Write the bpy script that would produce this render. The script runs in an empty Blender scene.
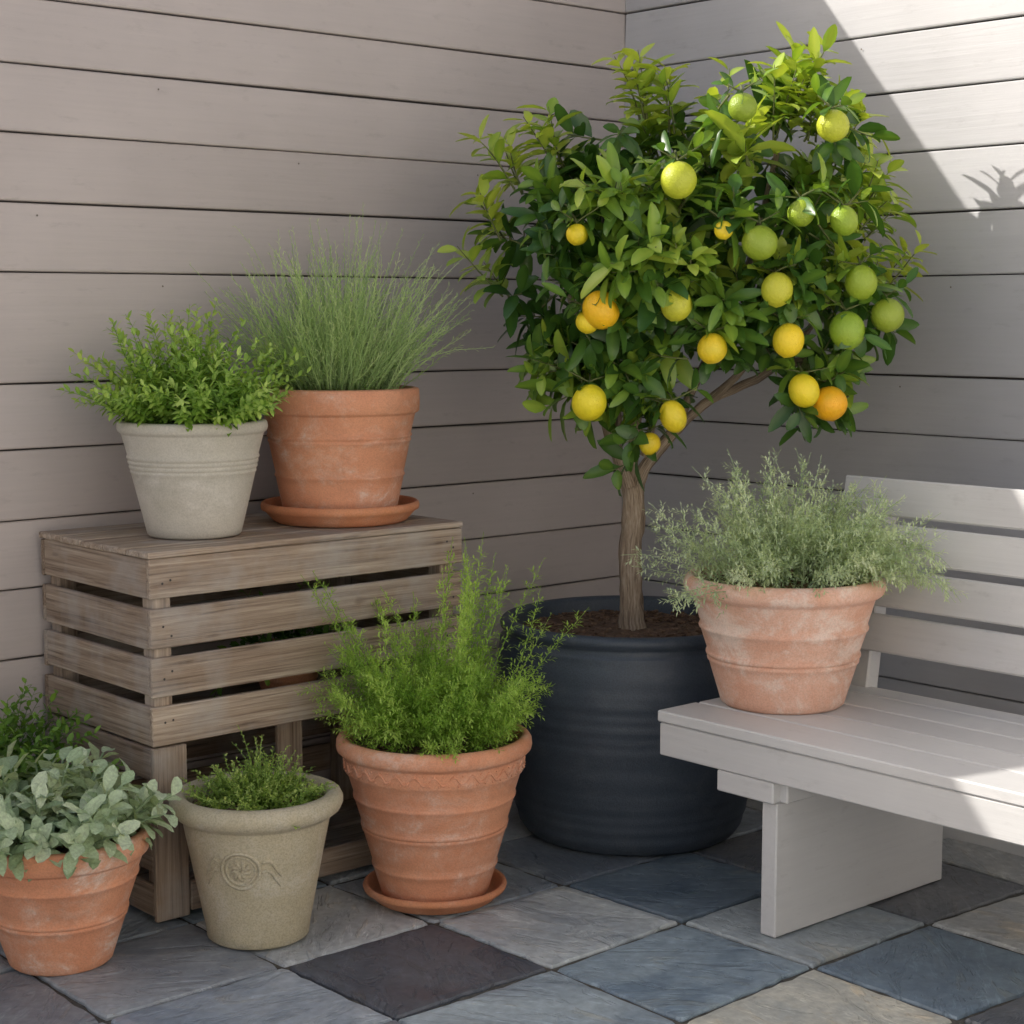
import bpy, math, random
from mathutils import Vector, Matrix, noise
random.seed(7)
V=Vector
rnd=random.uniform
scene=bpy.context.scene
FW=V((0.6635,0.7481,0)); RT=V((0.7481,-0.6635,0)); UP=V((0,0,1))
SUN=V((-0.65,0.718,0.70)).normalized()

# ------------------------------------------------------------------ mesh builder
class MB:
    def __init__(s): s.v=[];s.f=[];s.t=[];s.g=[];s.c=[];s.m=[]
    def add(s,verts,faces,tint=0.5,gc=None,col=(1,1,1),mat=0):
        o=len(s.v)
        s.v.extend([tuple(p) for p in verts])
        n=len(verts)
        if isinstance(tint,(list,tuple)): s.t.extend(tint)
        else: s.t.extend([tint]*n)
        if gc is None: s.g.extend([(0,0,0)]*n)
        else: s.g.extend([tuple(q) for q in gc])
        s.c.extend([(col[0],col[1],col[2],1)]*n)
        s.f.extend([tuple(i+o for i in f) for f in faces])
        s.m.extend([mat]*len(faces))
    def obj(s,name,mats,parent=None,smooth=False):
        me=bpy.data.meshes.new(name)
        me.from_pydata(s.v,[],s.f)
        a=me.attributes.new('tint','FLOAT','POINT'); a.data.foreach_set('value',s.t)
        a=me.attributes.new('gc','FLOAT_VECTOR','POINT'); a.data.foreach_set('vector',[x for q in s.g for x in q])
        a=me.attributes.new('col','FLOAT_COLOR','POINT'); a.data.foreach_set('color',[x for q in s.c for x in q])
        for m in (mats if isinstance(mats,list) else [mats]): me.materials.append(m)
        me.polygons.foreach_set('material_index',s.m)
        if smooth: me.polygons.foreach_set('use_smooth',[True]*len(s.f))
        me.update()
        ob=bpy.data.objects.new(name,me); scene.collection.objects.link(ob)
        if parent: ob.parent=parent
        return ob

def empty(name):
    e=bpy.data.objects.new(name,None); e.empty_display_size=0.1
    scene.collection.objects.link(e); return e

def cbox(mb,M,a,b,c,ch=0.003,tint=0.5,mat=0,col=(1,1,1)):
    """chamfered board, a = length along local x, b, c other sizes; M places its centre"""
    ha,hb,hc=a/2,b/2,c/2
    vs=[];idx={}
    for sx in(-1,1):
        for sy in(-1,1):
            for sz in(-1,1):
                for k in range(3):
                    p=[sx*(ha-ch),sy*(hb-ch),sz*(hc-ch)]
                    p[k]=[sx*ha,sy*hb,sz*hc][k]
                    idx[(sx,sy,sz,k)]=len(vs); vs.append(V(p))
    fs=[]
    def face(ids):
        cen=sum((vs[i] for i in ids),V())/len(ids)
        n=(vs[ids[1]]-vs[ids[0]]).cross(vs[ids[2]]-vs[ids[0]])
        fs.append(ids if n.dot(cen)>0 else ids[::-1])
    for k in range(3):
        o=[i for i in range(3) if i!=k]
        for s in(-1,1):
            ids=[]
            for (p,q) in((-1,-1),(1,-1),(1,1),(-1,1)):
                sg=[0,0,0];sg[k]=s;sg[o[0]]=p;sg[o[1]]=q
                ids.append(idx[(sg[0],sg[1],sg[2],k)])
            face(ids)
        for p in(-1,1):
            for q in(-1,1):
                ids=[]
                for (s,kk) in((-1,o[0]),(1,o[0]),(1,o[1]),(-1,o[1])):
                    sg=[0,0,0];sg[k]=s;sg[o[0]]=p;sg[o[1]]=q
                    ids.append(idx[(sg[0],sg[1],sg[2],kk)])
                face(ids)
    for sx in(-1,1):
        for sy in(-1,1):
            for sz in(-1,1):
                face([idx[(sx,sy,sz,k)] for k in range(3)])
    off=V((rnd(0,50),rnd(0,50),rnd(0,50)))
    mb.add([M@p for p in vs],fs,tint,[p+off for p in vs],col,mat)

def board(mb,lo,hi,axis,**kw):
    """board spanning lo..hi with grain on axis 0=x,1=y,2=z"""
    c=(V(lo)+V(hi))/2; d=V(hi)-V(lo)
    if axis==0: R=Matrix.Identity(3); s=(d.x,d.y,d.z)
    elif axis==1: R=Matrix(((0,-1,0),(1,0,0),(0,0,1))); s=(d.y,d.x,d.z)
    else: R=Matrix(((0,0,1),(0,1,0),(-1,0,0)))  ; s=(d.z,d.y,d.x)
    j=kw.pop('jit',0.0)
    E=Matrix.Rotation(rnd(-j,j),3,'X')@Matrix.Rotation(rnd(-j,j)*.5,3,'Y')@Matrix.Rotation(rnd(-j,j)*.5,3,'Z')
    M=Matrix.Translation(c)@(E@R).to_4x4()
    cbox(mb,M,*s,**kw)

def tube(mb,pts,rads,n=8,tint=0.5,mat=0,rough=0):
    vs=[];fs=[];gc=[]
    m=len(pts); prev=None; along=0
    for i,p in enumerate(pts):
        d=(pts[min(i+1,m-1)]-pts[max(i-1,0)])
        if d.length<1e-9: d=V((0,0,1))
        d.normalize()
        if prev is None:
            a=d.orthogonal().normalized()
        else:
            a=(prev-d*prev.dot(d)); a=a.normalized() if a.length>1e-6 else d.orthogonal().normalized()
        prev=a; b=d.cross(a)
        if i: along+=(p-pts[i-1]).length
        for k in range(n):
            t=2*math.pi*k/n
            r=rads[i]
            if rough: r*=(1+rough*noise.noise(V((math.cos(t)*2,math.sin(t)*2,along*14))))
            vs.append(p+(a*math.cos(t)+b*math.sin(t))*r); gc.append((along,math.cos(t)*.03,math.sin(t)*.03))
    for i in range(m-1):
        for k in range(n):
            k2=(k+1)%n
            fs.append((i*n+k,i*n+k2,(i+1)*n+k2,(i+1)*n+k))
    fs.append(tuple(range((m-1)*n,m*n)))
    mb.add(vs,fs,tint,gc,mat=mat)

# ------------------------------------------------------------------ materials
def newmat(name):
    m=bpy.data.materials.new(name); m.use_nodes=True
    nt=m.node_tree; b=nt.nodes['Principled BSDF']
    return m,nt,b
def mixc(nt,a,b,fac,mode='MIX'):
    n=nt.nodes.new('ShaderNodeMix'); n.data_type='RGBA'; n.blend_type=mode
    for sock,val in((n.inputs[6],a),(n.inputs[7],b),(n.inputs[0],fac)):
        if isinstance(val,bpy.types.NodeSocket): nt.links.new(val,sock)
        else: sock.default_value=val if not isinstance(val,tuple) else (val+(1,))[:4]
    return n.outputs[2]
def ramp(nt,src,stops):
    r=nt.nodes.new('ShaderNodeValToRGB'); nt.links.new(src,r.inputs[0])
    e=r.color_ramp.elements
    while len(e)<len(stops): e.new(0.5)
    for el,(p,c) in zip(e,stops):
        el.position=p
        el.color=(c,c,c,1) if not isinstance(c,tuple) else (*c,1)
    return r.outputs[0]
def noisen(nt,vec,scale,detail=4,rough=.55,dist=0):
    n=nt.nodes.new('ShaderNodeTexNoise'); n.inputs['Scale'].default_value=scale
    n.inputs['Detail'].default_value=min(detail,5); n.inputs['Roughness'].default_value=rough
    n.inputs['Distortion'].default_value=dist
    if vec is not None: nt.links.new(vec,n.inputs['Vector'])
    return n.outputs['Fac']
def mapping(nt,src,scale=(1,1,1),loc=(0,0,0)):
    m=nt.nodes.new('ShaderNodeMapping'); m.inputs['Scale'].default_value=scale; m.inputs['Location'].default_value=loc
    nt.links.new(src,m.inputs['Vector']); return m.outputs[0]
def attr(nt,name,out='Vector'):
    a=nt.nodes.new('ShaderNodeAttribute'); a.attribute_name=name; return a.outputs[out]
def geo(nt): return nt.nodes.new('ShaderNodeNewGeometry').outputs['Position']
def bump(nt,b,h,strength,dist=.002,prev=None):
    n=nt.nodes.new('ShaderNodeBump'); n.inputs['Strength'].default_value=strength; n.inputs['Distance'].default_value=dist
    nt.links.new(h,n.inputs['Height'])
    if prev is not None: nt.links.new(prev,n.inputs['Normal'])
    nt.links.new(n.outputs[0],b.inputs['Normal']); return n.outputs[0]

def painted_wood(name,c1,c2,rough=.5,dirt=(.12,.10,.09),bs=.35,streak=.25):
    m,nt,b=newmat(name); L=nt.links
    g=attr(nt,'gc'); s=mapping(nt,g,(1.2,30,30))
    st=noisen(nt,s,3,5,.6,.3)
    big=noisen(nt,geo(nt),1.9,3)
    col=mixc(nt,c1,c2,attr(nt,'tint','Fac'))
    col=mixc(nt,col,ramp(nt,st,[(.25,.80),(.75,1.12)]),streak,'MULTIPLY')
    col=mixc(nt,col,ramp(nt,big,[(.3,.88),(.7,1.06)]),.8,'MULTIPLY')
    d=ramp(nt,noisen(nt,mapping(nt,g,(3,9,9)),4,5,.7),[(.58,0.0),(.78,.22)])
    col=mixc(nt,col,dirt,d)
    L.new(col,b.inputs['Base Color'])
    L.new(ramp(nt,st,[(.2,rough-.08),(.8,rough+.15)]),b.inputs['Roughness'])
    p=bump(nt,b,st,bs,.0025)
    bump(nt,b,noisen(nt,geo(nt),90,2),.10,.001,p)
    return m
M_wallL=painted_wood('siding_paint_taupe',(.50,.44,.415),(.57,.505,.48),bs=.22)
M_wallR=painted_wood('siding_paint_grey',(.485,.475,.485),(.55,.54,.545),bs=.22)
M_bench=painted_wood('bench_paint',(.57,.56,.555),(.64,.63,.62),.45,bs=.2)

def weathered():
    m,nt,b=newmat('weathered_wood'); L=nt.links
    g=attr(nt,'gc')
    fine=noisen(nt,mapping(nt,g,(1.5,60,60)),2.2,5,.65,.5)
    med=noisen(nt,mapping(nt,g,(1,14,14)),2,4,.6,1.2)
    col=ramp(nt,fine,[(.26,(.10,.075,.06)),(.40,(.32,.26,.21)),(.60,(.50,.43,.36)),(.8,(.66,.60,.53))])
    col=mixc(nt,col,ramp(nt,med,[(.3,(.64,.55,.49)),(.7,(1.08,1.06,1.04))]),.85,'MULTIPLY')
    col=mixc(nt,col,ramp(nt,attr(nt,'tint','Fac'),[(0,(.66,.60,.54)),(1,(1.14,1.10,1.03))]),1.0,'MULTIPLY')
    big=noisen(nt,geo(nt),7,4)
    col=mixc(nt,col,(.45,.43,.41),ramp(nt,big,[(.45,0.0),(.72,.6)]))
    kn=noisen(nt,mapping(nt,g,(7,22,22)),1,2,.5)
    col=mixc(nt,col,(.13,.09,.065),ramp(nt,kn,[(.68,0.0),(.76,.7)]))
    L.new(col,b.inputs['Base Color']); b.inputs['Roughness'].default_value=.85
    p=bump(nt,b,fine,.9,.003); bump(nt,b,med,.5,.004,p)
    return m
M_wood=weathered()

def clay(name,c1,c2,bloom=(.76,.64,.55),bl=.38,sc=1.0,dark=(.20,.11,.07),speck=.0,dk=.4,thr=.50,off=(3,1,7)):
    m,nt,b=newmat(name); L=nt.links
    P=geo(nt)
    n1=noisen(nt,P,6*sc,4,.6)
    n2=noisen(nt,mapping(nt,P,(7,7,9),off),1.0,5,.78,.3)
    n3=noisen(nt,mapping(nt,P,(1,1,1.6),(9,4,2)),5,5,.7)
    col=mixc(nt,c1,c2,ramp(nt,n1,[(.3,0.0),(.7,1.0)]))
    f=ramp(nt,n2,[(thr-.05,0.0),(thr+.06,bl*.35),(thr+.13,bl),(thr+.2,bl*1.25)])
    col=mixc(nt,col,bloom,f)
    col=mixc(nt,col,dark,ramp(nt,n3,[(.56,0.0),(.8,dk)]))
    fine=noisen(nt,P,260,2,.6)
    col=mixc(nt,col,ramp(nt,fine,[(.3,.80-speck),(.6,1.08)]),.6,'MULTIPLY')
    L.new(col,b.inputs['Base Color']); b.inputs['Roughness'].default_value=.88
    p=bump(nt,b,n2,.3,.003); bump(nt,b,fine,.4,.0012,p)
    return m
M_terra=clay('terracotta',(.70,.325,.185),(.60,.255,.14))
M_terra3=clay('terracotta_limed',(.70,.33,.19),(.60,.255,.14),bl=.62,thr=.53,off=(8,5,2))
M_terra2=clay('terracotta_aged',(.70,.42,.31),(.64,.335,.225),(.80,.69,.61),.55,thr=.46)
M_sauc=clay('terracotta_saucer',(.64,.27,.13),(.56,.215,.10),bl=.15)
M_stone=clay('pale_stoneware',(.55,.51,.44),(.47,.44,.37),(.65,.61,.55),.5,dark=(.24,.2,.14))
M_olive=clay('weathered_stone_clay',(.50,.435,.30),(.40,.35,.235),(.58,.54,.44),.6,dark=(.17,.14,.08),speck=.18)
M_dark=clay('charcoal_glaze',(.045,.060,.083),(.060,.076,.100),(.095,.11,.13),.4,dark=(.02,.027,.036),speck=.2)
M_dark.node_tree.nodes['Principled BSDF'].inputs['Roughness'].default_value=.5

def simple(name,stops,sc,vec='geo',rough=.9,bs=.6,mp=(1,1,1)):
    m,nt,b=newmat(name); src=geo(nt) if vec=='geo' else attr(nt,'gc')
    n=noisen(nt,mapping(nt,src,mp),sc,5,.65)
    nt.links.new(ramp(nt,n,stops),b.inputs['Base Color']); b.inputs['Roughness'].default_value=rough
    if bs: bump(nt,b,n,bs,.004)
    return m
M_soil=simple('soil',[(.3,(.035,.02,.013)),(.55,(.17,.10,.06)),(.8,(.34,.23,.15))],60,bs=1)
M_bark=simple('bark',[(.3,(.14,.095,.065)),(.5,(.36,.27,.19)),(.7,(.56,.46,.36))],9,'gc',.9,1.0,(2.2,26,26))
M_stem=simple('stem',[(.3,(.10,.12,.04)),(.7,(.20,.22,.08))],20,bs=0)
M_joint=simple('joint_sand',[(.3,(.05,.047,.04)),(.6,(.12,.11,.092)),(.8,(.22,.20,.17))],55,bs=1)
M_backing=simple('dark_backing',[(0,(.05,.045,.042)),(1,(.08,.07,.065))],5,bs=0)
M_rim=simple('nail_head',[(0,(.14,.12,.10)),(1,(.2,.17,.14))],5,bs=0)
M_gravel=simple('pale_gravel',[(.3,(.49,.475,.45)),(.7,(.64,.62,.59))],70,bs=.6)
M_render=simple('white_stucco',[(.3,(.80,.79,.76)),(.7,(.86,.85,.83))],6,bs=.2)
M_glass=simple('window_glass',[(.3,(.04,.05,.06)),(.7,(.06,.07,.08))],1,rough=.1,bs=0)
M_roof=simple('roof_tiles',[(.3,(.12,.09,.08)),(.7,(.2,.15,.13))],12)

def leafm(name,stops,trans=.3,rough=.5,spec=.4,mottle=0):
    m,nt,b=newmat(name); L=nt.links
    col=ramp(nt,attr(nt,'tint','Fac'),stops)
    if mottle:
        n=noisen(nt,geo(nt),160,3,.6)
        col=mixc(nt,col,ramp(nt,n,[(.3,.72),(.7,1.15)]),mottle,'MULTIPLY')
        bump(nt,b,n,.8,.004)
    L.new(col,b.inputs['Base Color']); b.inputs['Roughness'].default_value=rough
    b.inputs['Specular IOR Level'].default_value=spec
    t=nt.nodes.new('ShaderNodeBsdfTranslucent')
    L.new(mixc(nt,col,(1.5,1.4,.5),1.0,'MULTIPLY'),t.inputs[0])
    x=nt.nodes.new('ShaderNodeMixShader'); x.inputs[0].default_value=trans
    L.new(b.outputs[0],x.inputs[1]); L.new(t.outputs[0],x.inputs[2])
    L.new(x.outputs[0],nt.nodes['Material Output'].inputs[0])
    return m
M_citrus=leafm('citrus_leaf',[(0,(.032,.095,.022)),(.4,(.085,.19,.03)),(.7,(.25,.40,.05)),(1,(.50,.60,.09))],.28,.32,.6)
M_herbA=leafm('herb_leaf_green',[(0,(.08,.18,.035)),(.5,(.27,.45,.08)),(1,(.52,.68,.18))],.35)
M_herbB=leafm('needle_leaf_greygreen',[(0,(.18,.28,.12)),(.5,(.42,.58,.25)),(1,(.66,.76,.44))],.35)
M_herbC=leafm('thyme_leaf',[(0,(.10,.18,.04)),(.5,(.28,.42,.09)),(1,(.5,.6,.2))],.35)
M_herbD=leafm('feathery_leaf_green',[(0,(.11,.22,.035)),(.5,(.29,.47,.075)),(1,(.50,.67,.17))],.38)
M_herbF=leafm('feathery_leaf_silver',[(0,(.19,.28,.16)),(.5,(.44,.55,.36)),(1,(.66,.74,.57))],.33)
M_sage=leafm('sage_leaf',[(0,(.20,.31,.17)),(.5,(.44,.56,.35)),(1,(.62,.71,.51))],.18,.8,.2,.8)
M_shrub=leafm('shrub_leaf',[(0,(.03,.085,.016)),(.5,(.10,.22,.035)),(1,(.22,.38,.06))])

def slate():
    m,nt,b=newmat('slate_stone'); L=nt.links
    g=attr(nt,'gc')
    c=nt.nodes.new('ShaderNodeAttribute');c.attribute_name='col'
    n1=noisen(nt,g,3.2,5,.6,.8)
    n2=noisen(nt,mapping(nt,g,(1.3,3.5,1)),3,5,.66,1.5)
    n3=noisen(nt,g,45,3,.6)
    col=mixc(nt,c.outputs['Color'],ramp(nt,n1,[(.3,(.68,.73,.80)),(.5,(1,1,1)),(.72,(1.34,1.31,1.25))]),1.0,'MULTIPLY')
    col=mixc(nt,col,(1.25,1.08,.88),ramp(nt,n2,[(.56,0.0),(.74,.8)]),'MULTIPLY')
    vn=ramp(nt,noisen(nt,mapping(nt,g,(2,9,1),(5,5,5)),3,5,.7,2),[(.57,0.0),(.64,.7),(.69,.0)])
    col=mixc(nt,col,(1.45,1.45,1.45),vn,'MULTIPLY')
    col=mixc(nt,col,ramp(nt,n3,[(.3,.78),(.7,1.16)]),.8,'MULTIPLY')
    L.new(col,b.inputs['Base Color'])
    L.new(ramp(nt,n1,[(.3,.34),(.7,.62)]),b.inputs['Roughness'])
    st=ramp(nt,n2,[(.3,0.0),(.42,.3),(.45,.55),(.6,.62),(.63,.9),(.8,1.0)])
    p=bump(nt,b,st,.8,.009); bump(nt,b,n3,.3,.002,p)
    return m
M_slate=slate()

def fruitm():
    m,nt,b=newmat('citrus_peel'); L=nt.links
    P=geo(nt); c=nt.nodes.new('ShaderNodeAttribute');c.attribute_name='col'
    n=noisen(nt,P,15,2)
    col=mixc(nt,c.outputs['Color'],(.42,.48,.035),ramp(nt,n,[(.45,0.0),(.75,.35)]))
    L.new(col,b.inputs['Base Color']); b.inputs['Roughness'].default_value=.36
    v=nt.nodes.new('ShaderNodeTexVoronoi'); v.inputs['Scale'].default_value=330; L.new(P,v.inputs['Vector'])
    bump(nt,b,v.outputs['Distance'],.55,.0016); return m
M_fruit=fruitm()

# ------------------------------------------------------------------ siding walls
lines=[-.13,.034,.198,.362,.526,.692,.855,1.022,1.176,1.435,1.596,1.754,1.910,2.062,2.23,2.39,2.55,2.71,2.87,3.03]
def siding(mb,fn,s0,s1,zt):
    for i in range(len(lines)-1):
        z0,z1=lines[i],lines[i+1]
        a0=max(s0,zt(None,z1))
        if a0>=s1-.2: continue
        g=.0021
        prof=[(.0,z0+g),(.013,z0+g),(.0165,z0+g+.002),(.0175,z0+g+.006),(.0165,(z0+z1)/2),(.0135,z1-g-.003),(.0115,z1-g),(.0,z1-g)]
        n=max(2,int((s1-a0)/.12)); vs=[];gc=[];off=V((rnd(0,90),rnd(0,90),rnd(0,9)))
        ph=rnd(0,100)
        for k in range(n+1):
            s=a0+(s1-a0)*k/n
            for (o,z) in prof:
                wz=noise.noise(V((s*1.3,ph,z0*3)))*.0018; wo=noise.noise(V((s*.9,ph+9,0)))*.002
                if o==0: wo=0
                vs.append(fn(s,o+wo,z+wz)); gc.append(off+V((s,z,o)))
        m=len(prof); fs=[]
        for k in range(n):
            for j in range(m-1):
                fs.append((k*m+j,(k+1)*m+j,(k+1)*m+j+1,k*m+j+1))
        mb.add(vs,fs,rnd(0,1),gc)
def rake(x): return 3.085+.27*x
mb=MB()
siding(mb,lambda s,o,z:(s,-o,z),-4.6,-.0,lambda x,z:(z+.08-3.085)/.27)
def prism(mb,poly,y0,y1,mat,swap=False):
    a=[(p[0],y0,p[1]) for p in poly]; b=[(p[0],y1,p[1]) for p in poly]
    if swap: a=[(q[1],q[0],q[2]) for q in a]; b=[(q[1],q[0],q[2]) for q in b]
    n=len(poly); fs=[tuple(range(n)),tuple(range(2*n-1,n-1,-1))]+[(i,n+i,n+(i+1)%n,(i+1)%n) for i in range(n)]
    mb.add(a+b,fs,.5,None,mat=mat)
prism(mb,[(-4.6,-.2),(0.14,-.2),(0.14,rake(0)),(-4.6,rake(-4.6))],.001,.14,1)
prism(mb,[(-4.6,rake(-4.6)-.10),(-.001,rake(0)-.10),(-.001,rake(0)+.004),(-4.6,rake(-4.6)+.004)],-.026,-.0,0)
for u,zi in((-1.62,6),(-1.62,9),(-1.21,9),(-1.21,11),(-1.62,12),(-.6,11),(-1.95,10),(-.62,6)):
    z=lines[zi]-.03
    vs=[(u+.0026*math.cos(t*.785),-.0185,z+.0026*math.sin(t*.785)) for t in range(8)]
    mb.add(vs,[tuple(range(8))],.5,mat=2)
mb.obj('siding_wall',[M_wallL,M_backing,M_rim])
mb=MB()
siding(mb,lambda s,o,z:(-o,s,z),-4.6,-.019,lambda x,z:-9)
prism(mb,[(-4.6,-.2),(0.0,-.2),(0.0,3.05),(-4.6,3.05)],.001,.13,1,True)
prism(mb,[(-4.6,3.04),(-.02,3.04),(-.02,3.07),(-4.6,3.07)],-.03,.14,0,True)
for u,zi in((-1.05,8),(-1.5,10),(-1.5,12),(-.9,13),(-1.2,9)):
    z=lines[zi]-.03
    vs=[(-.0185,u+.0026*math.cos(t*.785),z+.0026*math.sin(t*.785)) for t in range(8)]
    mb.add(vs,[tuple(range(8))],.5,mat=2)
mb.obj('siding_wall.001',[M_wallR,M_backing,M_rim])
mb=MB(); board(mb,(-.115,-4.5,-.02),(-.022,-.05,.115),1,ch=.006,tint=.8); mb.obj('wall_plinth',M_bench)

# ------------------------------------------------------------------ unseen white house behind the camera, added to bounce sunlight into the shade
e=empty('bounce_fill_house')
HY=-5.9
mb=MB()
board(mb,(-11,HY-5,-.03),(4.2,HY,4.6),0,ch=.01)
mb.obj('walls',[M_render],e)
mb=MB()
for wx in(-8.6,-5.2,1.2):
    for wz in((1.0,2.1),(2.9,3.9)):
        board(mb,(wx-.5,HY+.004,wz[0]),(wx+.5,HY+.02,wz[1]),0,ch=.002,mat=1)
        for a,b in(((wx-.56,wz[0]-.06),(wx+.56,wz[0]-.001)),((wx-.56,wz[1]+.001),(wx+.56,wz[1]+.06)),((wx-.56,wz[0]),(wx-.501,wz[1])),((wx+.501,wz[0]),(wx+.56,wz[1])),((wx-.02,wz[0]+.001),(wx+.02,wz[1]-.001))):
            board(mb,(a[0],HY+.003,a[1]),(b[0],HY+.06,b[1]),0,ch=.003,mat=0)
mb.obj('windows',[M_bench,M_glass],e)
mb=MB(); board(mb,(-1.6,HY+.004,-.02),(-.7,HY+.04,2.05),2,ch=.004); mb.obj('door',M_wallR,e)
mb=MB(); mb.add([(-11.2,HY+.25,4.5),(4.4,HY+.25,4.5),(4.4,HY-2.5,6.1),(-11.2,HY-2.5,6.1),(4.4,HY-5.2,4.5),(-11.2,HY-5.2,4.5)],[(0,1,2,3),(3,2,4,5)]); mb.obj('roof',M_roof,e)

# ------------------------------------------------------------------ ground and slate paving
mb=MB(); S=150
mb.add([(-S,-S,-.035),(S,-S,-.035),(S,S,-.035),(-S,S,-.035)],[(0,1,2,3)])
mb.obj('ground',M_gravel)
pal=[(.26,.295,.33),(.20,.235,.27),(.38,.40,.405),(.15,.16,.175),(.23,.29,.34),(.42,.42,.40),(.32,.35,.375)]
spec={(3,-3):(.095,.103,.122),(4,-3):(.50,.53,.53),(4,-4):(.29,.36,.41),(5,-3):(.155,.20,.24),(4,-5):(.64,.62,.53),
(5,-5):(.19,.25,.305),(5,-4):(.33,.37,.39),(3,-2):(.48,.50,.50),(2,-2):(.29,.315,.345),(2,-3):(.40,.44,.48),(3,-4):(.33,.39,.43),
(4,-2):(.33,.36,.39),(5,-2):(.21,.235,.265),(6,-3):(.20,.20,.20),(6,-4):(.16,.165,.175),(6,-5):(.45,.45,.43),(6,-6):(.27,.32,.36),(2,-4):(.22,.24,.275),(3,-5):(.42,.44,.45),(1,-2):(.22,.24,.27)}
PX,PY=.408,.366; X0=-1.505-PX*4; Y0=-.925+PY*2
mb=MB()
jit={}
def J(i,j):
    if (i,j) not in jit: jit[(i,j)]=V((rnd(-.012,.012),rnd(-.012,.012),0))
    return jit[(i,j)]
for i in range(-2,9):
    for j in range(-7,2):
        x0=X0+i*PX; y0=Y0+j*PY
        if x0>-.05 or y0>-.03: continue
        c=[V((x0,y0,0))+J(i,j),V((x0+PX,y0,0))+J(i+1,j),V((x0+PX,y0+PY,0))+J(i+1,j+1),V((x0,y0+PY,0))+J(i,j+1)]
        cc=(c[0]+c[1]+c[2]+c[3])/4
        w=.0068; n=14; vs=[];gc=[];tz=rnd(-.002,.002); tx=rnd(-.006,.006);ty=rnd(-.006,.006)
        off=V((rnd(0,60),rnd(0,60),rnd(0,60))); rot=Matrix.Rotation(rnd(0,6.28),3,'Z')
        def P(u,v,ins,z):
            p=c[0]*(1-u)*(1-v)+c[1]*u*(1-v)+c[2]*u*v+c[3]*(1-u)*v
            su=(-1 if u==0 else 1 if u==1 else 0); sv=(-1 if v==0 else 1 if v==1 else 0)
            e_=ins+.005*noise.noise(p*22)+.0055*noise.noise(p*80)
            p=p-V((su*e_,sv*e_,0))
            p.z=z+tz+(p.x-cc.x)*tx+(p.y-cc.y)*ty
            if p.x>-.022:p.x=-.022
            return p
        for a in range(n+1):
            for b in range(n+1):
                u=a/n;v=b/n
                edge=(a in(0,n) or b in(0,n))
                p=P(u,v,w+.003,-.0)
                if edge: p.z-=.0022
                else: p.z+=.0022*noise.noise(p*11)
                vs.append(p);gc.append(rot@(p-cc)+off)
        fs=[(a*(n+1)+b,(a+1)*(n+1)+b,(a+1)*(n+1)+b+1,a*(n+1)+b+1) for a in range(n) for b in range(n)]
        ring=[(a,0) for a in range(n)]+[(n,b) for b in range(n)]+[(a,n) for a in range(n,0,-1)]+[(0,b) for b in range(n,0,-1)]
        o1=len(vs)
        for (a,b) in ring:
            p=P(a/n,b/n,w,-.007); vs.append(p);gc.append(rot@(p-cc)+off)
        o2=len(vs)
        for (a,b) in ring:
            p=P(a/n,b/n,w,-.032); vs.append(p);gc.append(rot@(p-cc)+off)
        m=len(ring)
        for k in range(m):
            k2=(k+1)%m; t=lambda q:q[0]*(n+1)+q[1]
            fs.append((t(ring[k]),o1+k,o1+k2,t(ring[k2]))); fs.append((o1+k,o2+k,o2+k2,o1+k2))
        col=spec.get((i,j)) or random.choice(pal)
        mb.add(vs,fs,.5,gc,col)
mb.obj('slate_paving',M_slate)
mb=MB(); n=60
mb.add([(-3.9+3.88*a/n,-3.12+3.12*b/n,-.010+.002*noise.noise(V((a*.9,b*.9,0)))) for a in range(n+1) for b in range(n+1)],
       [(a*(n+1)+b,(a+1)*(n+1)+b,(a+1)*(n+1)+b+1,a*(n+1)+b+1) for a in range(n) for b in range(n)])
mb.obj('paving_joint_sand',M_joint,smooth=True)

# ------------------------------------------------------------------ pots
def lathe(name,prof,loc,mat,parent,n=112,wob=.0008,fine=True):
    pts=[]
    for i in range(len(prof)-1):
        a=V((prof[i][0],prof[i][1],0));b=V((prof[i+1][0],prof[i+1][1],0))
        k=max(1,int((b-a).length/.014)) if fine else 1
        for t in range(k): pts.append(a.lerp(b,t/k))
    pts.append(V((prof[-1][0],prof[-1][1],0)))
    vs=[];fs=[];sd=rnd(0,50)
    for p in pts:
        for k in range(n):
            t=2*math.pi*k/n
            r=p.x
            if r>.01:
                r+=wob*noise.noise(V((math.cos(t)*1.2,math.sin(t)*1.2,p.y*3+sd)))+wob*.2*noise.noise(V((math.cos(t)*7,math.sin(t)*7,p.y*25+sd)))
            vs.append((loc[0]+r*math.cos(t),loc[1]+r*math.sin(t),loc[2]+p.y))
    for i in range(len(pts)-1):
        for k in range(n):
            k2=(k+1)%n; fs.append((i*n+k,i*n+k2,(i+1)*n+k2,(i+1)*n+k))
    fs.append(tuple(range(n-1,-1,-1)))
    mb=MB(); mb.add(vs,fs)
    return mb.obj(name,mat,parent,True)
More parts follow.
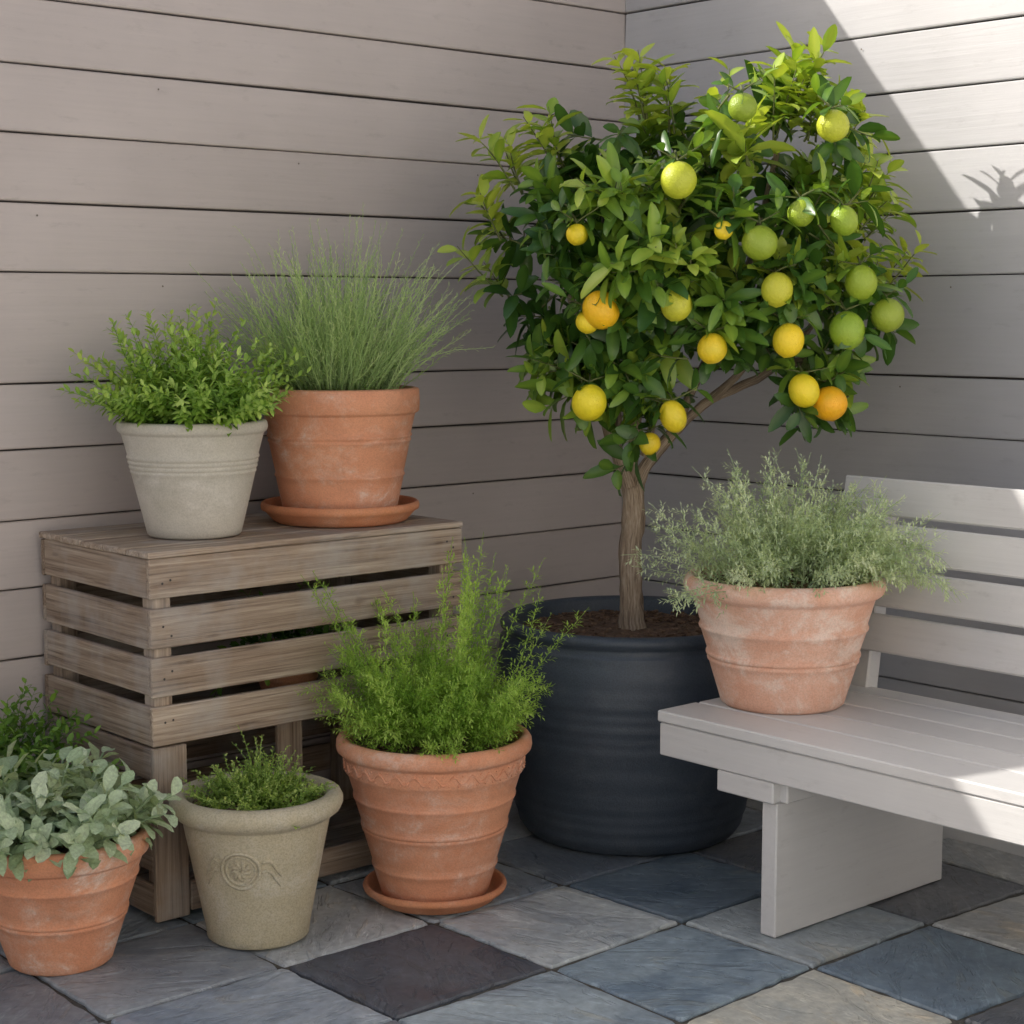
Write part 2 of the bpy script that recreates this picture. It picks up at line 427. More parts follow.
def soil(loc,r,z,parent,bits=60,name='soil'):
    mb=MB(); rings=8;n=28;vs=[(loc[0],loc[1],z+.01)];fs=[]
    for i in range(1,rings+1):
        for k in range(n):
            t=2*math.pi*k/n; rr=r*i/rings
            x=loc[0]+rr*math.cos(t);y=loc[1]+rr*math.sin(t)
            vs.append((x,y,z+.008*noise.noise(V((x*30,y*30,0)))+.01*(1-i/rings)))
    for k in range(n): fs.append((0,1+k,1+(k+1)%n))
    for i in range(rings-1):
        for k in range(n):
            k2=(k+1)%n; fs.append((1+i*n+k,1+(i+1)*n+k,1+(i+1)*n+k2,1+i*n+k2))
    mb.add(vs,fs)
    for _ in range(bits):
        t=rnd(0,6.28);rr=r*math.sqrt(rnd(0,.9)); s=rnd(.003,.009)
        p=V((loc[0]+rr*math.cos(t),loc[1]+rr*math.sin(t),z+.008))
        M=Matrix.Translation(p)@Matrix.Rotation(rnd(0,6),4,'Z')@Matrix.Rotation(rnd(0,1),4,'X')
        cbox(mb,M,s*rnd(1,3.5),s,s*.6,ch=s*.2)
    return mb.obj(name,M_soil,parent)
def bands(z,r,dr,w): return [(r,z-w),(r+dr*.8,z-w*.6),(r+dr,z),(r+dr*.8,z+w*.6),(r,z+w)]
def taper(r0,r1,h,ridges,dr=.003,w=.005,rimh=.035,rimo=.014,wall=.014,soild=.03,round_=.006):
    rb=r1-rimo
    f=lambda z:r0+(rb-r0)*z/(h-rimh)
    p=[(0,0),(r0-.006,0),(r0,.005)]
    for z in sorted(ridges): p+=bands(z,f(z),dr,w)
    p+=[(rb,h-rimh-.004),(rb+.002,h-rimh),(r1-round_,h-rimh+.001),(r1-.001,h-rimh+round_),(r1,h-rimh*.5),(r1-.001,h-round_),(r1-round_*.6,h-round_*.3),(r1-round_*1.6,h)]
    ri=r1-wall-.006
    p+=[(ri+.004,h),(ri+.001,h-.003),(ri,h-.008),(ri-.006,h-soild-.02)]
    return p,ri
def small_leaf(mb,p,d,n,L,W,tint):
    s=d.cross(n)
    if s.length<1e-6: s=d.orthogonal()
    s.normalize(); n=s.cross(d)
    m=p+d*(L*.5)-n*(W*.12)
    mb.add([p,m+s*(W/2)+n*W*.15,p+d*L-n*L*.1,m-s*(W/2)+n*W*.15],[(0,1,2),(0,2,3)],tint)
def big_leaf(mb,p,d,n,L,W,tint,fold=.25,curl=.25,wave=0.0,ts=(.22,.5,.78),ws=(.72,1.0,.68)):
    s=d.cross(n)
    if s.length<1e-6: s=d.orthogonal()
    s.normalize(); n=s.cross(d)
    vs=[p]
    for t,w in zip(ts,ws):
        c=p+d*(L*t)-n*(curl*L*t*t); ww=w*W/2
        r1=rnd(-wave,wave)*W; r2=rnd(-wave,wave)*W
        vs+=[c+s*ww+n*(fold*ww+r1),c,c-s*ww+n*(fold*ww+r2)]
    vs.append(p+d*(L*(1-curl*.15))-n*(curl*L))
    k=len(ts); fs=[(0,1,2),(0,2,3)]
    for i in range(k-1):
        o=1+3*i; fs+=[(o,o+3,o+4,o+1),(o+1,o+4,o+5,o+2)]
    o=1+3*(k-1); e_=len(vs)-1; fs+=[(o,e_,o+1),(o+1,e_,o+2)]
    mid=min(1,tint+.12)
    tt=[max(0,tint-.1)]
    for _ in ts: tt+=[tint,mid,tint]
    tt.append(min(1,tint+.08))
    mb.add(vs,fs,tt)
def rv(): return V((rnd(-1,1),rnd(-1,1),rnd(-1,1)))
def path(p,d,L,n,droop=0.0,wob=.12):
    pts=[p.copy()]; d=d.normalized()
    for i in range(n):
        d=(d+rv()*wob+V((0,0,-droop))*(i/n)).normalized()
        p=p+d*(L/n); pts.append(p.copy())
    return pts
def at(pts,t):
    x=t*(len(pts)-1); i=min(int(x),len(pts)-2); return pts[i].lerp(pts[i+1],x-i),(pts[i+1]-pts[i]).normalized()
def cone_dir(maxang,bias=.7):
    a=maxang*rnd(0,1)**bias; t=rnd(0,6.28)
    return V((math.sin(a)*math.cos(t),math.sin(a)*math.sin(t),math.cos(a))),a,t
def herb(name,loc,rr,z,parent,mat,stems=80,L=(.15,.3),ang=1.0,leaves=22,ll=.025,lw=.012,droop=.1,side=0,sl=.06,sneed=8,lean=V((0,0,0)),leafang=.9,wob=.14,bias=.7,Lang=.4,start=.15,stemr=.0012,big=False,tr=(.15,.65)):
    mb=MB()
    for _ in range(stems):
        d,a,t=cone_dir(ang,bias)
        d=(d+lean*rnd(.3,1)).normalized()
        r0=rr*(a/ang)*rnd(.6,1.0)
        p=V((loc[0]+r0*math.cos(t)*.85,loc[1]+r0*math.sin(t)*.85,z))
        LL=rnd(*L)*(1-Lang*(a/ang))
        pts=path(p,d,LL,7,droop,wob)
        if any(q.x>-.02 or q.y>-.03 for q in pts): continue
        tn=rnd(*tr)
        tube(mb,pts,[stemr*(1.5-1.1*i/7) for i in range(8)],3,tn,0)
        cnt=int(leaves*rnd(.8,1.2))
        for i in range(cnt):
            u=start+(1-start)*(i+rnd(0,.6))/cnt
            if u>1:u=1
            q,dd=at(pts,u)
            o=dd.orthogonal().normalized(); o.rotate(Matrix.Rotation(i*2.4+rnd(0,.7),3,dd))
            if side and u<.9:
                sd=(dd*.9+o).normalized(); sp=path(q,sd,sl*(1.15-u*.75)*rnd(.6,1.2),3,droop*.5,.2)
                for j in range(sneed):
                    q2,d2=at(sp,(j+.5)/sneed); o2=d2.orthogonal().normalized(); o2.rotate(Matrix.Rotation(j*2.4,3,d2))
                    ld=(d2*.9+o2*leafang).normalized()
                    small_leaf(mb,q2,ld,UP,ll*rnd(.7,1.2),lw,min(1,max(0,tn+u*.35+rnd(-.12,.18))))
            else:
                ld=(dd*(.5+.5*u)+o*leafang).normalized()
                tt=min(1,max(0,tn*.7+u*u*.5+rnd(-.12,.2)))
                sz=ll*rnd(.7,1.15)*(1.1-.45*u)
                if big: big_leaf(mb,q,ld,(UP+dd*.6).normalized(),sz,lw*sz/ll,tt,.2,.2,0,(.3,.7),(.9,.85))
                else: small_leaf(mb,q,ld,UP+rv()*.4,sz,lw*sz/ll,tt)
    return mb.obj(name,mat,parent,big)

# A : pale ribbed pot with leafy herb on the crate
ZC=.828
e=empty('potted_oregano'); l=(-1.735,-.332,ZC+.001)
p,ri=taper(.108,.172,.266,[.150,.161,.172,.183],.0024,.0045,.028,.010); lathe('ribbed_stoneware_pot',p,l,M_stone,e)
soil(l,ri-.001,l[2]+.246,e)
herb('oregano_foliage',l,.14,l[2]+.246,e,M_herbA,stems=215,L=(.13,.32),ang=1.12,leaves=28,ll=.036,lw=.0145,droop=.06,leafang=.95,big=True,Lang=.2,lean=RT*-.18,wob=.12,tr=(.05,.75))
# B : terracotta pot, saucer, fine rosemary
e=empty('potted_rosemary'); l=(-1.316,-.330,ZC+.001)
def saucer(loc,r,parent,h=.034,mat=M_sauc):
    pr=[(0,0),(r*.8,0),(r*.84,.004),(r*.95,h*.55),(r-.002,h*.62),(r,h*.8),(r-.002,h-.003),(r-.006,h),(r-.012,h-.003),(r-.016,h*.6),(r*.84,.010),(0,.010)]
    lathe('saucer',pr,loc,mat,parent)
saucer(l,.196,e,.050)
l2=(l[0],l[1],l[2]+.0115)
p,ri=taper(.138,.198,.318,[.105,.19,.202],.0028,.0045,.062,.012); lathe('terracotta_pot',p,l2,M_terra3,e)
soil(l2,ri-.001,l2[2]+.29,e)
herb('rosemary_foliage',l2,.16,l2[2]+.285,e,M_herbB,stems=620,L=(.18,.41),ang=.74,leaves=30,ll=.022,lw=.0029,droop=.06,leafang=.55,wob=.15,stemr=.0011,Lang=.12,bias=.65,lean=RT*.08,tr=(.05,.8))
herb('rosemary_tips',l2,.15,l2[2]+.285,e,M_herbB,stems=50,L=(.40,.50),ang=.60,leaves=32,ll=.018,lw=.0024,droop=.06,leafang=.6,wob=.12,stemr=.0010,Lang=.1,lean=RT*.06,tr=(.3,.8))
# C : olive stone pot with medallion, thyme
e=empty('potted_thyme'); l=(-1.842,-.735,.002)
pr=[(0,0),(.102,0),(.110,.006),(.113,.03),(.158,.262),(.161,.268),(.170,.272),(.180,.280),(.1855,.292),(.1855,.303),(.180,.314),(.170,.319),(.158,.319),(.149,.312),(.146,.300),(.140,.26)]
lathe('medallion_stone_pot',pr,l,M_olive,e,wob=.0015)
mb=MB()
tc=-RT*0.10-FW*.995; tc.normalize()
def onpot(a,z):
    r=.113+(.158-.113)*(z-.03)/.232
    d=tc.copy(); d.rotate(Matrix.Rotation(a,3,'Z'))
    return V((l[0],l[1],l[2]+z))+d*(r+.0015)
for rr_,th in((.040,.0042),(.031,.0025)):
    tube(mb,[onpot(rr_*math.cos(t/24*6.2832)/.142,.185+rr_*math.sin(t/24*6.2832)) for t in range(25)],[th]*25,6)
for k in range(9):
    a=k/9*6.283
    pts=[onpot(r_*math.cos(a+.25*i)/.142,.185+r_*math.sin(a+.25*i)) for i,r_ in enumerate((.003,.010,.018,.025))]
    tube(mb,pts,[.002,.0055,.0045,.001],6)
for sgn in(-1,1):
  for dz in(0,-.022):
    pts=[onpot(sgn*(.045+.010*i)/.142,.203+dz+.012*math.sin(i*1.1)-.006*i) for i in range(5)]
    tube(mb,pts,[.003,.0052,.0042,.0032,.001],6)
mb.obj('medallion',M_olive,e,True)
soil(l,.142,.290,e)
herb('thyme_foliage',l,.135,.288,e,M_herbC,stems=270,L=(.06,.12),ang=1.15,leaves=24,ll=.013,lw=.0074,droop=.1,leafang=1.0,wob=.25,Lang=.1)
herb('thyme_tips',(l[0]+.03,l[1]+.03),.04,.290,e,M_herbC,stems=16,L=(.13,.19),ang=.6,leaves=26,ll=.012,lw=.006,leafang=1.0,wob=.2)
# D : terracotta pot with frieze, feathery herb
e=empty('potted_dill'); l=(-1.396,-.793,.002)
saucer(l,.166,e,.040)
l2=(l[0],l[1],l[2]+.0115)
pr=[(0,0),(.116,0),(.123,.006)]
f=lambda z:.123+(.198-.123)*z/.29
for z in (.075,.16,.17,.235): pr+=bands(z,f(z),.0028,.005)
pr+=[(.198,.286),(.203,.291),(.205,.296),(.206,.326),(.208,.332),(.216,.335),(.222,.341),(.224,.350),(.223,.362),(.218,.370),(.210,.374),(.202,.373),(.198,.366),(.190,.32)]
lathe('terracotta_pot',pr,l2,M_terra,e,wob=.001)
mb=MB(); nb=30
for k in range(nb):
    a0=k/nb*6.2832
    sp=[]
    for i in range(9):
        s=i/8; ang=a0+(s*.20); zz=.311+.009*math.sin(s*6.28)
        sp.append(V((l2[0]+.2064*math.cos(ang),l2[1]+.2064*math.sin(ang),l2[2]+zz)))
    tube(mb,sp,[.001,.0024,.0032,.0024,.002,.0024,.0032,.0024,.001],6)
    for i in range(4):
        a1=a0+.05*i; q=V((l2[0]+.2064*math.cos(a1),l2[1]+.2064*math.sin(a1),l2[2]+.300+(.022 if i%2 else 0)))
        tube(mb,[q-V((0,0,.002)),q,q+V((0,0,.002))],[.0012,.0027,.0012],6)
mb.obj('frieze',M_terra,e,True)
soil(l2,.191,l2[2]+.345,e)
herb('dill_foliage',l2,.16,l2[2]+.34,e,M_herbD,stems=135,L=(.15,.33),ang=1.0,leaves=26,ll=.013,lw=.0040,droop=.03,side=1,sl=.055,sneed=10,leafang=.75,lean=RT*.0,wob=.14,Lang=.2,tr=(.0,.7))
herb('dill_plumes',(l2[0]+.02,l2[1]-.02),.12,l2[2]+.34,e,M_herbD,stems=32,L=(.34,.54),ang=.78,leaves=42,ll=.014,lw=.0042,droop=.01,side=1,sl=.036,sneed=7,leafang=.8,lean=RT*.20,wob=.10,Lang=.12,bias=1,tr=(.2,.7))
# F : pot on the bench
ZB=.45
e=empty('potted_santolina'); l=(-.776,-1.298,ZB+.001)
pr=[(0,0),(.134,0),(.141,.006)]
f=lambda z:.141+(.206-.141)*z/.245
for z in (.105,.118,.180): pr+=bands(z,f(z),.004,.006)
pr+=[(.206,.245),(.210,.251),(.219,.255),(.226,.262),(.229,.273),(.227,.286),(.221,.294),(.212,.297),(.203,.295),(.199,.289),(.192,.25)]
lathe('terracotta_pot',pr,l,M_terra2,e,wob=.001)
soil(l,.194,l[2]+.270,e)
herb('santolina_foliage',l,.165,l[2]+.265,e,M_herbF,stems=135,L=(.17,.36),ang=1.12,leaves=20,ll=.014,lw=.0042,droop=.05,side=1,sl=.058,sneed=10,leafang=.75,wob=.18,Lang=.12,lean=RT*-.08)
herb('santolina_trailing',(l[0]+.08,l[1]-.08),.10,l[2]+.285,e,M_herbF,stems=34,L=(.17,.30),ang=.9,leaves=18,ll=.014,lw=.0042,droop=.55,side=1,sl=.05,sneed=9,leafang=.7,lean=RT*.8-FW*.25,wob=.14,Lang=.0)
# G : sage in terracotta pot, bottom left
e=empty('potted_sage'); l=(-2.235,-.590,.002)
p,ri=taper(.106,.186,.276,[.10,.11,.185],.0028,.0045,.048,.012); lathe('terracotta_pot',p,l,M_terra3,e)
soil(l,ri-.001,.248,e)
mb=MB()
for _ in range(84):
    d,a,t=cone_dir(1.2,.6); r0=.13*(a/1.2)
    p0=V((l[0]+r0*math.cos(t)-.02,l[1]+r0*math.sin(t)+.01,.250))
    d=(d-RT*.15+UP*.1).normalized()
    pts=path(p0,d,rnd(.08,.19),5,.10,.1)
    tube(mb,pts,[.0025]*6,4,.3)
    for i in range(9):
        u=.3+.7*i/8; q,dd=at(pts,u)
        o=dd.orthogonal().normalized(); o.rotate(Matrix.Rotation(i*1.57+rnd(-.3,.3),3,dd))
        ld=(dd*(.45+.5*u)+o).normalized()
        big_leaf(mb,q,ld,(UP*.8+dd).normalized(),rnd(.050,.082)*(1.15-.4*u),rnd(.024,.033),min(1,max(0,rnd(.2,.9)*u+.1)),.28,.22,.13,(.12,.35,.6,.85),(.5,.9,1.0,.6))
mb.obj('sage_foliage',M_sage,e,True)
# H : dark shrub behind, and a small leafy pot standing inside the crate
e=empty('potted_mint'); l=(-2.22,-.235,.002)
p,ri=taper(.10,.15,.30,[.1],.003,.005,.04,.01); lathe('terracotta_pot',p,l,M_terra,e); soil(l,ri-.001,.275,e)
herb('mint_foliage',l,.12,.27,e,M_shrub,stems=110,L=(.16,.28),ang=1.1,leaves=22,ll=.036,lw=.018,big=True,Lang=.1)
e=empty('potted_mint.001'); l=(-1.50,-.36,.416)
p,ri=taper(.06,.09,.13,[.05],.002,.004,.025,.006); lathe('terracotta_pot',p,l,M_terra,e); soil(l,ri-.001,.53,e,10)
herb('mint_foliage',l,.08,.53,e,M_shrub,stems=34,L=(.10,.20),ang=1.3,leaves=14,ll=.036,lw=.017,big=True,Lang=-.2,droop=.5,lean=-UP*.2)

# ------------------------------------------------------------------ citrus tree in dark pot
e=empty('potted_lemon_tree'); l=(-.653,-.691,.002)
pr=[(0,0),(.265,0),(.276,.008)]
for i in range(68):
    z=.03+.00715*i
    s=z/.55
    r=.284+.068*math.sin(min(1,s*1.25)*math.pi*.5)-(.016*max(0,(s-.7)/.3)**1.5)
    pr.append((r+.0009*math.sin(z*215)*(.5+.5*math.sin(z*23))+.0008*math.sin(z*97+1),z))
pr+=[(.326,.520),(.332,.528),(.340,.536),(.342,.547),(.336,.556),(.324,.560),(.310,.557),(.305,.547),(.300,.47)]
lathe('charcoal_planter',pr,l,M_dark,e,wob=.0025,n=128,fine=False)
soil(l,.303,.520,e,500)
CC=V((-.535,-.796,0))
def T(a,d,z): return CC+RT*a-FW*d+V((0,0,z))
mb=MB()
def limb(pts,r0,r1,n=10):
    out=[]
    for i in range(len(pts)-1):
        p0=pts[max(0,i-1)];p1=pts[i];p2=pts[i+1];p3=pts[min(len(pts)-1,i+2)]
        for k in range(6):
            t=k/6
            out.append(.5*((2*p1)+(p2-p0)*t+(2*p0-5*p1+4*p2-p3)*t*t+(3*p1-p0-3*p2+p3)*t**3)+rv()*.0012)
    out.append(pts[-1]); m=len(out)
    tube(mb,out,[r0+(r1-r0)*(i/(m-1)) for i in range(m)],n,rough=.4)
limb([T(-.158,0,.49),T(-.158,0,.56),T(-.165,0,.70),T(-.155,.005,.82),T(-.163,.01,.90)],.030,.028,16)
limb([T(-.158,0,.50),T(-.158,0,.535),T(-.16,0,.60)],.040,.028,16)
F0=T(-.160,.008,.85)
limbs=[[F0,T(-.185,.015,.94),T(-.225,.03,1.05),T(-.28,.06,1.24),T(-.36,.05,1.5)],
 [F0,T(-.130,.0,.94),T(-.06,.0,1.03),T(.04,.02,1.12),T(.20,.06,1.21),T(.34,.04,1.38)],
 [F0,T(-.158,-.012,.97),T(-.14,-.03,1.12),T(-.08,-.02,1.45),T(-.05,0,1.7)],
 [T(-.05,.0,1.05),T(.03,-.03,1.22),T(.13,-.02,1.45),T(.2,0,1.75)],
 [T(-.20,.02,1.02),T(-.20,-.05,1.25),T(-.24,-.03,1.6)],
 [T(.04,.02,1.12),T(.12,.14,1.23),T(.14,.22,1.4)],
 [T(-.13,.0,.98),T(-.10,.10,1.12),T(-.06,.24,1.35)],
 [T(.2,.06,1.21),T(.29,.12,1.22),T(.335,.16,1.17)],
 [T(-.21,.03,1.04),T(-.26,.12,1.10),T(-.29,.17,1.12)]]
for i,L_ in enumerate(limbs): limb(L_,(.022,.020,.018)[i] if i<3 else .012,.007 if i<4 else .004,10)
mb.obj('trunk',M_bark,e,True)
blobs=[(-.36,0,1.66,.13),(-.42,0,1.52,.13),(-.42,.05,1.38,.12),(-.35,.1,1.32,.11),(-.27,.12,1.20,.08),(-.20,0,1.74,.14),(-.18,.2,1.55,.17),(-.15,.22,1.36,.14),
(-.02,0,1.72,.14),(0,.22,1.57,.19),(0,-.2,1.53,.20),(.02,.2,1.33,.12),(.18,0,1.72,.14),(.2,.2,1.55,.17),(.18,.2,1.36,.12),(.22,-.2,1.5,.16),
(.33,0,1.62,.13),(.38,.05,1.46,.12),(.36,.1,1.31,.10),(.30,.16,1.22,.055),(-.24,-.18,1.5,.18),(-.05,-.1,1.38,.15),(-.28,.1,1.5,.14),(-.15,.16,1.20,.05)]
wts=[b[3]**2 for b in blobs]
mb=MB(); ms=MB()
center=T(-.02,-.02,1.42)
def shoot(p,d,L,nl,base,lsz):
    pts=path(p,d,L,4,.02,.1)
    tube(ms,pts,[.003,.0026,.002,.0015,.001],4,.5)
    for i in range(nl):
        u=.12+.88*(i+rnd(0,.5))/nl; u=min(u,1)
        q,dd=at(pts,u)
        if q.x>-.12 or q.y>-.12: continue
        o=dd.orthogonal().normalized(); o.rotate(Matrix.Rotation(i*2.4+rnd(0,.5),3,dd))
        ld=(dd*(.35+.5*u)+o*.8+V((0,0,-.15))+rv()*.25).normalized()
        big_leaf(mb,q+ld*.004,ld,(UP*.7+dd*.8+rv()*.5).normalized(),lsz*rnd(.6,1.25)*(1.1-.35*u),lsz*rnd(.34,.46)*(1.05-.3*u),min(1,max(0,base+.2*u*u+rnd(-.12,.12))),.3,rnd(.05,.45),0,(.2,.45,.72,.9),(.66,1,.82,.42))
for k in range(64):
    b=random.choices(blobs,wts)[0]
    dr=rv().normalized()*b[3]*rnd(.6,1.15)
    cp=T(*b[:3])+dr
    out=(cp-center); rr=out.length; out.normalize()
    lit=max(0,(cp.z-1.5))*.5+max(0,(cp-center).dot(RT))*.35  # lightens clumps towards top and right: sunlight put into tint, plus yellower new growth
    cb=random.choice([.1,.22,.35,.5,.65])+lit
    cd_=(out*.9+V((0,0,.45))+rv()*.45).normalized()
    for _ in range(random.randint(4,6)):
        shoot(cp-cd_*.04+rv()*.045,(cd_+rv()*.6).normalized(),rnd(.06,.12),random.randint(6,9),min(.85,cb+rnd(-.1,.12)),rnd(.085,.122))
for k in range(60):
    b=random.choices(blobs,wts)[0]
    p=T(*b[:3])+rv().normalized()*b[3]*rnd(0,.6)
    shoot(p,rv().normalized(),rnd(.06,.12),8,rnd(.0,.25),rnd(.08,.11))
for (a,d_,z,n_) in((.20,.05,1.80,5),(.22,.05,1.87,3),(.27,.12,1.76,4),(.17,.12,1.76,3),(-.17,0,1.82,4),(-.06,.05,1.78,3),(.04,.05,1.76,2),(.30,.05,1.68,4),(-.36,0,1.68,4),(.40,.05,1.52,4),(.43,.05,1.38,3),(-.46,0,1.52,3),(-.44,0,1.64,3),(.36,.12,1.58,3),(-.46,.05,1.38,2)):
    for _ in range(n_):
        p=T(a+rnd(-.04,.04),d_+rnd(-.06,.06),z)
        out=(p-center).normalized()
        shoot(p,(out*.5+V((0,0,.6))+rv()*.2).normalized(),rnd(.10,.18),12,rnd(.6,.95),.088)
for (a,d_,z) in((.33,.18,1.18),(.36,.14,1.2),(.27,.2,1.21),(-.27,.17,1.14),(-.31,.14,1.16),(-.2,.18,1.15),(-.1,.2,1.17),(.38,.1,1.24),(-.27,.14,1.10)):
    for _ in range(2):
        shoot(T(a+rnd(-.03,.03),d_,z+.04),(rv()*.7+V((0,0,-.6))).normalized(),rnd(.06,.12),7,rnd(.3,.6),.09)
fr=[(-.262,1.347,.044,3),(-.087,1.359,.037,1),(-.003,1.258,.035,2),(.104,1.501,.042,0),(.146,1.394,.037,1),(.174,1.277,.037,2),(.310,1.300,.042,0),(.403,1.335,.040,0),
(.340,1.410,.038,0),(.212,1.160,.037,2),(.272,1.130,.043,3),(-.288,1.132,.042,2),(-.092,1.10,.032,2),(-.318,1.520,.026,2),(-.085,1.644,.042,1),(.268,1.767,.038,1),
(.060,1.809,.034,0),(-.146,1.036,.026,2),(.198,1.569,.032,0),(-.293,1.319,.028,2),(.298,1.552,.032,0),(.02,1.53,.022,2)]
fc=[(.30,.42,.035),(.60,.60,.045),(.97,.72,.03),(.98,.54,.015)]
mf=MB()
for (a,z,r,ci) in fr:
    q=1-(a/.6)**2-((z-1.5)/.55)**2
    d=.11+.29*math.sqrt(max(q,0.0)); D=4.6-d
    a2=(a+.468)*D/4.2-.468; z2=1.347+(z-1.347)*D/4.2
    c=T(a2,d,z2); n=24;m=16;vs=[];fs=[]
    ax=Matrix.Rotation(rnd(-.45,.45),3,'X')@Matrix.Rotation(rnd(-.45,.45),3,'Y'); el=1.25 if abs(a+.092)<.001 else rnd(.96,1.12)
    for i in range(m+1):
        ph=math.pi*i/m
        for k in range(n):
            t=2*math.pi*k/n
            zz_=math.cos(ph)*el
            if i==m: zz_-=.05
            if i==0: zz_-=.06
            rr_=math.sin(ph)*(1+.03*noise.noise(V((math.cos(t)*1.5+a*50,math.sin(t)*1.5,ph))))
            vs.append(c+ax@V((rr_*math.cos(t)*r,rr_*math.sin(t)*r,zz_*r)))
    for i in range(m):
        for k in range(n):
            k2=(k+1)%n; fs.append((i*n+k,(i+1)*n+k,(i+1)*n+k2,i*n+k2))
    cc_=fc[ci]; mf.add(vs,fs,.5,col=tuple(x*rnd(.9,1.03) for x in cc_))
    tube(ms,path(c+V((0,0,r*.92)),(UP*.4+FW*.9),.08,4,0,.1),[.0025]*5,5)
    top=c+V((0,0,r*1.15))+FW*.01
    for s_ in(-1,1):
        shoot(top+FW*.02,(RT*s_*rnd(.5,1)+UP*rnd(.1,.6)-FW*rnd(0,.4)).normalized(),rnd(.04,.07),5,rnd(.15,.6),rnd(.065,.09))
    for _ in range(3):
        shoot(c+FW*(r+.06)+rv()*.05,(rv()+UP*.2).normalized(),rnd(.05,.1),7,rnd(.05,.35),rnd(.075,.105))
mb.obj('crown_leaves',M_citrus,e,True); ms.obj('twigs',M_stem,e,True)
mf.obj('lemons',M_fruit,e,True)

# ------------------------------------------------------------------ crates
def slats_z(z0,z1,n,gap):
    h=(z1-z0-gap*(n-1))/n; return [(z0+i*(h+gap),z0+i*(h+gap)+h) for i in range(n)]
def wb(mb,lo,hi,ax,t=None): board(mb,lo,hi,ax,ch=.0025,tint=rnd(.15,.95) if t is None else t,jit=.006)
x0,x1,y0,y1=-1.975,-1.096,-.536,-.036
def crate(z0,z1,name,lower=False):
    mb=MB(); th=.014
    for (px,py) in((x0+th+.001,y0+th+.001),(x1-th-.046,y0+th+.001),(x0+th+.001,y1-th-.046),(x1-th-.046,y1-th-.046)):
        wb(mb,(px,py,z0),(px+.045,py+.045,z1-.018),2)
    if not lower:
        for (a,b) in slats_z(z0,z1-.017,4,.022):
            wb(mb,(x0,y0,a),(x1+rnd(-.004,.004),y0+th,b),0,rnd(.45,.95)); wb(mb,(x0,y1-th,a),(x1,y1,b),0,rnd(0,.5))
            wb(mb,(x0+.001,y0+th+.0015,a+rnd(-.004,.004)),(x0+th,y1-th-.0015,b),1,rnd(.2,.6)); wb(mb,(x1-th,y0+th+.0015,a),(x1-.001,y1-th-.0015,b),1)
        n=5; w=(y1-y0+.008)/n
        for i in range(n):
            wb(mb,(x0-.003,y0-.004+i*w+.002,z1-.0155),(x1+.003,y0-.004+(i+1)*w-.002,z1-.001),0,rnd(.55,1))
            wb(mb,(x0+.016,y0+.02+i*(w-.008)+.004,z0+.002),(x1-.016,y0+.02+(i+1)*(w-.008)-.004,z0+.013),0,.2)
    else:
        wb(mb,(x0,y0,z0),(x0+.085,y0+th,z1-.002),2,.45)
        wb(mb,(x1-.07,y0,z0),(x1,y0+th,z1-.002),2,.3)
        wb(mb,(x0+.36,y0+.05,z0),(x0+.43,y0+.064,z1-.002),2,.3)
        for (a,b) in slats_z(z0+.01,z1-.004,4,.03):
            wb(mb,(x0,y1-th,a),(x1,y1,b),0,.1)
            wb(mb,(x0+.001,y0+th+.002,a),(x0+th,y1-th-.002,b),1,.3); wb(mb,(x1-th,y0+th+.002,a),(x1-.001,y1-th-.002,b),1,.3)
        for i in range(4):
            yy=y0+.03+i*.115; wb(mb,(x0+.016,yy,z0+.02),(x1-.016,yy+.09,z0+.034),0,.3)
        wb(mb,(x0+.09,y0+.003,z0+.008),(x1-.075,y0+.015,z0+.075),0,.35)
    if not lower:
        for (a,b) in slats_z(z0,z1-.017,4,.022):
            for xx in(x0+.03,x1-.03,x0+.05,x1-.05):
                z=(a+b)/2+rnd(-.02,.02); vs=[(xx+.003*math.cos(t*1.047),y0-.0022,z+.003*math.sin(t*1.047)) for t in range(6)]
                mb.add(vs,[tuple(range(6))],.5,mat=1)
    mb.obj(name,[M_wood,M_backing])
crate(.399,.828,'wooden_crate'); crate(.004,.396,'wooden_crate.001',True)

# ------------------------------------------------------------------ bench
e=empty('garden_bench')
ye,yn=-1.165,-2.85; xf=-1.05
mb=MB(); xb=-.48
sl=[(xf,xf+.128),(xf+.134,xf+.248),(xf+.254,xf+.368),(xf+.374,xf+.488),(xf+.494,xf+.575)]
for i,(a,b) in enumerate(sl):
    board(mb,(a,yn,.424),(b,ye+rnd(-.002,.002),.45),1,ch=.0035,tint=rnd(0,1),jit=.0008)
mb.obj('seat_slats',M_bench,e)
mb=MB(); board(mb,(xf+.004,yn,.348),(xf+.03,ye-.003,.4225),1,ch=.003,tint=.4)
board(mb,(xf+.035,yn+.1,.355),(xb,ye-.12,.4),1,ch=.003,tint=.2); mb.obj('apron',M_bench,e)
mb=MB()
board(mb,(xf+.006,-1.50,.300),(xf+.075,-1.34,.3465),1,ch=.003,tint=.6)
for y in(-1.50,-2.72):
    board(mb,(xf+.02,y,.003),(-.42,y+.042,.299),0,ch=.003,tint=.5)
    board(mb,(xf+.03,y-.02,.301),(-.42,y+.065,.345),0,ch=.003,tint=.5)
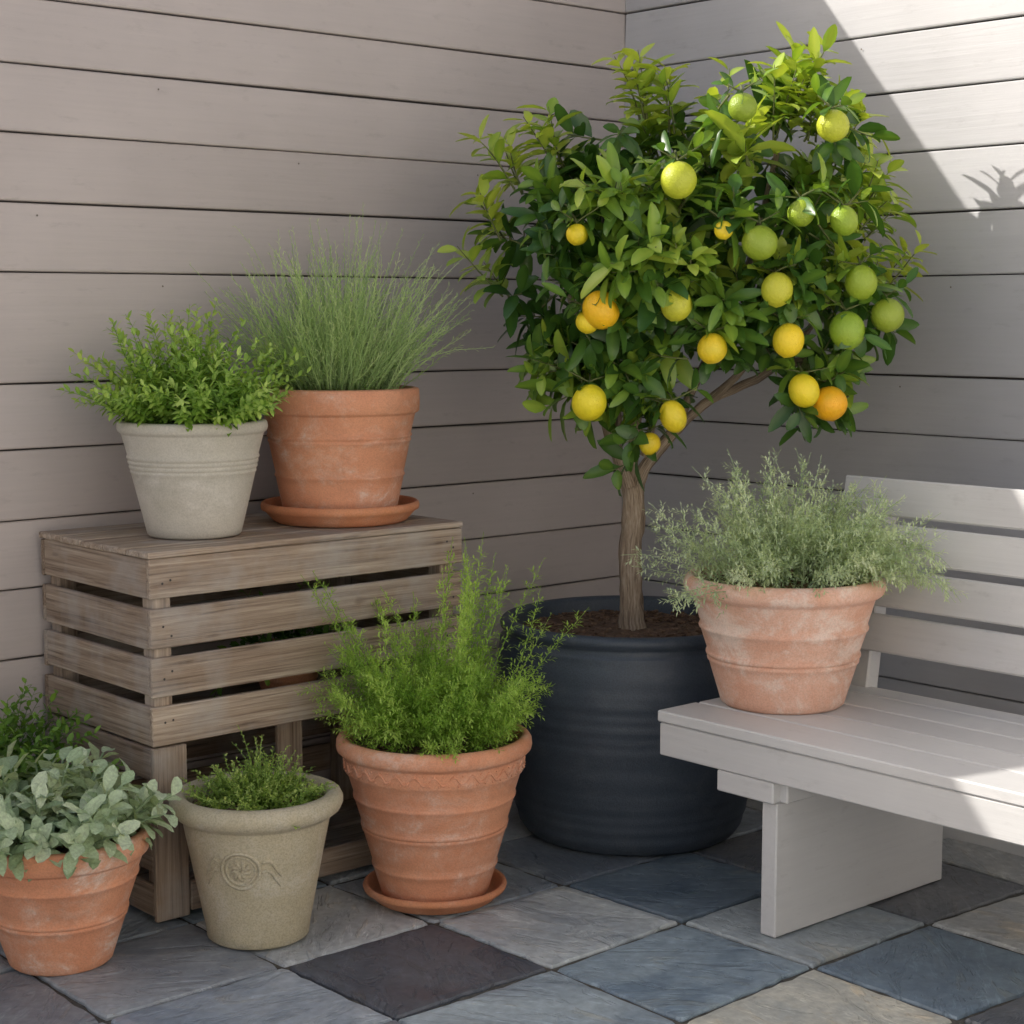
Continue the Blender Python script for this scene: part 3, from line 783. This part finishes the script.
mb.obj('legs',M_bench,e)
mb=MB()
for i,z in enumerate([.545,.651,.757,.863]):
    t=(z-.45)/.5; x=-.505+.075*t
    M=Matrix.Translation(V((x,(ye-.045+yn)/2,z+.041)))@Matrix.Rotation(.15,4,'Y')@Matrix(((0,-1,0,0),(1,0,0,0),(0,0,1,0),(0,0,0,1)))
    cbox(mb,M,ye-.045-yn,.024,.090,ch=.004,tint=rnd(0,1))
mb.obj('backrest_slats',M_bench,e)
mb=MB()
for y in(-1.30,-2.62):
    M=Matrix.Translation(V((-.448,y,.62)))@Matrix.Rotation(.15,4,'Y')
    cbox(mb,M,.045,.05,.60,ch=.004,tint=.3)
mb.obj('backrest_posts',M_bench,e)

# ------------------------------------------------------------------ light, sky, camera
w=bpy.data.worlds.new('World'); scene.world=w; w.use_nodes=True
nt=w.node_tree; bg=nt.nodes['Background']; sk=nt.nodes.new('ShaderNodeTexSky'); sk.sky_type='NISHITA'
sk.sun_disc=False; sk.sun_elevation=math.asin(SUN.z); sk.sun_rotation=math.atan2(SUN.x,SUN.y)%(2*math.pi)
sk.air_density=1.0; sk.dust_density=4.0; sk.ozone_density=1.0
nt.links.new(sk.outputs[0],bg.inputs[0]); bg.inputs[1].default_value=.15
ld=bpy.data.lights.new('sun','SUN'); ld.energy=5.0; ld.angle=math.radians(.5); ld.color=(1,.955,.88)
lo=bpy.data.objects.new('sun',ld); scene.collection.objects.link(lo); lo.rotation_euler=SUN.to_track_quat('Z','Y').to_euler(); lo.location=SUN*8
cd=bpy.data.cameras.new('camera'); cam=bpy.data.objects.new('camera',cd); scene.collection.objects.link(cam)
cam.location=(-3.937,-3.926,1.347)
th=math.atan(202/1799); look=(FW.normalized()*math.cos(th)+V((0,0,-math.sin(th))))
cam.rotation_euler=look.to_track_quat('-Z','Y').to_euler()
cd.sensor_width=36; cd.lens=1799/1024*36; cd.clip_end=500
scene.camera=cam
scene.view_settings.view_transform='Standard'
try: scene.view_settings.look='None'
except: pass
scene.view_settings.exposure=0
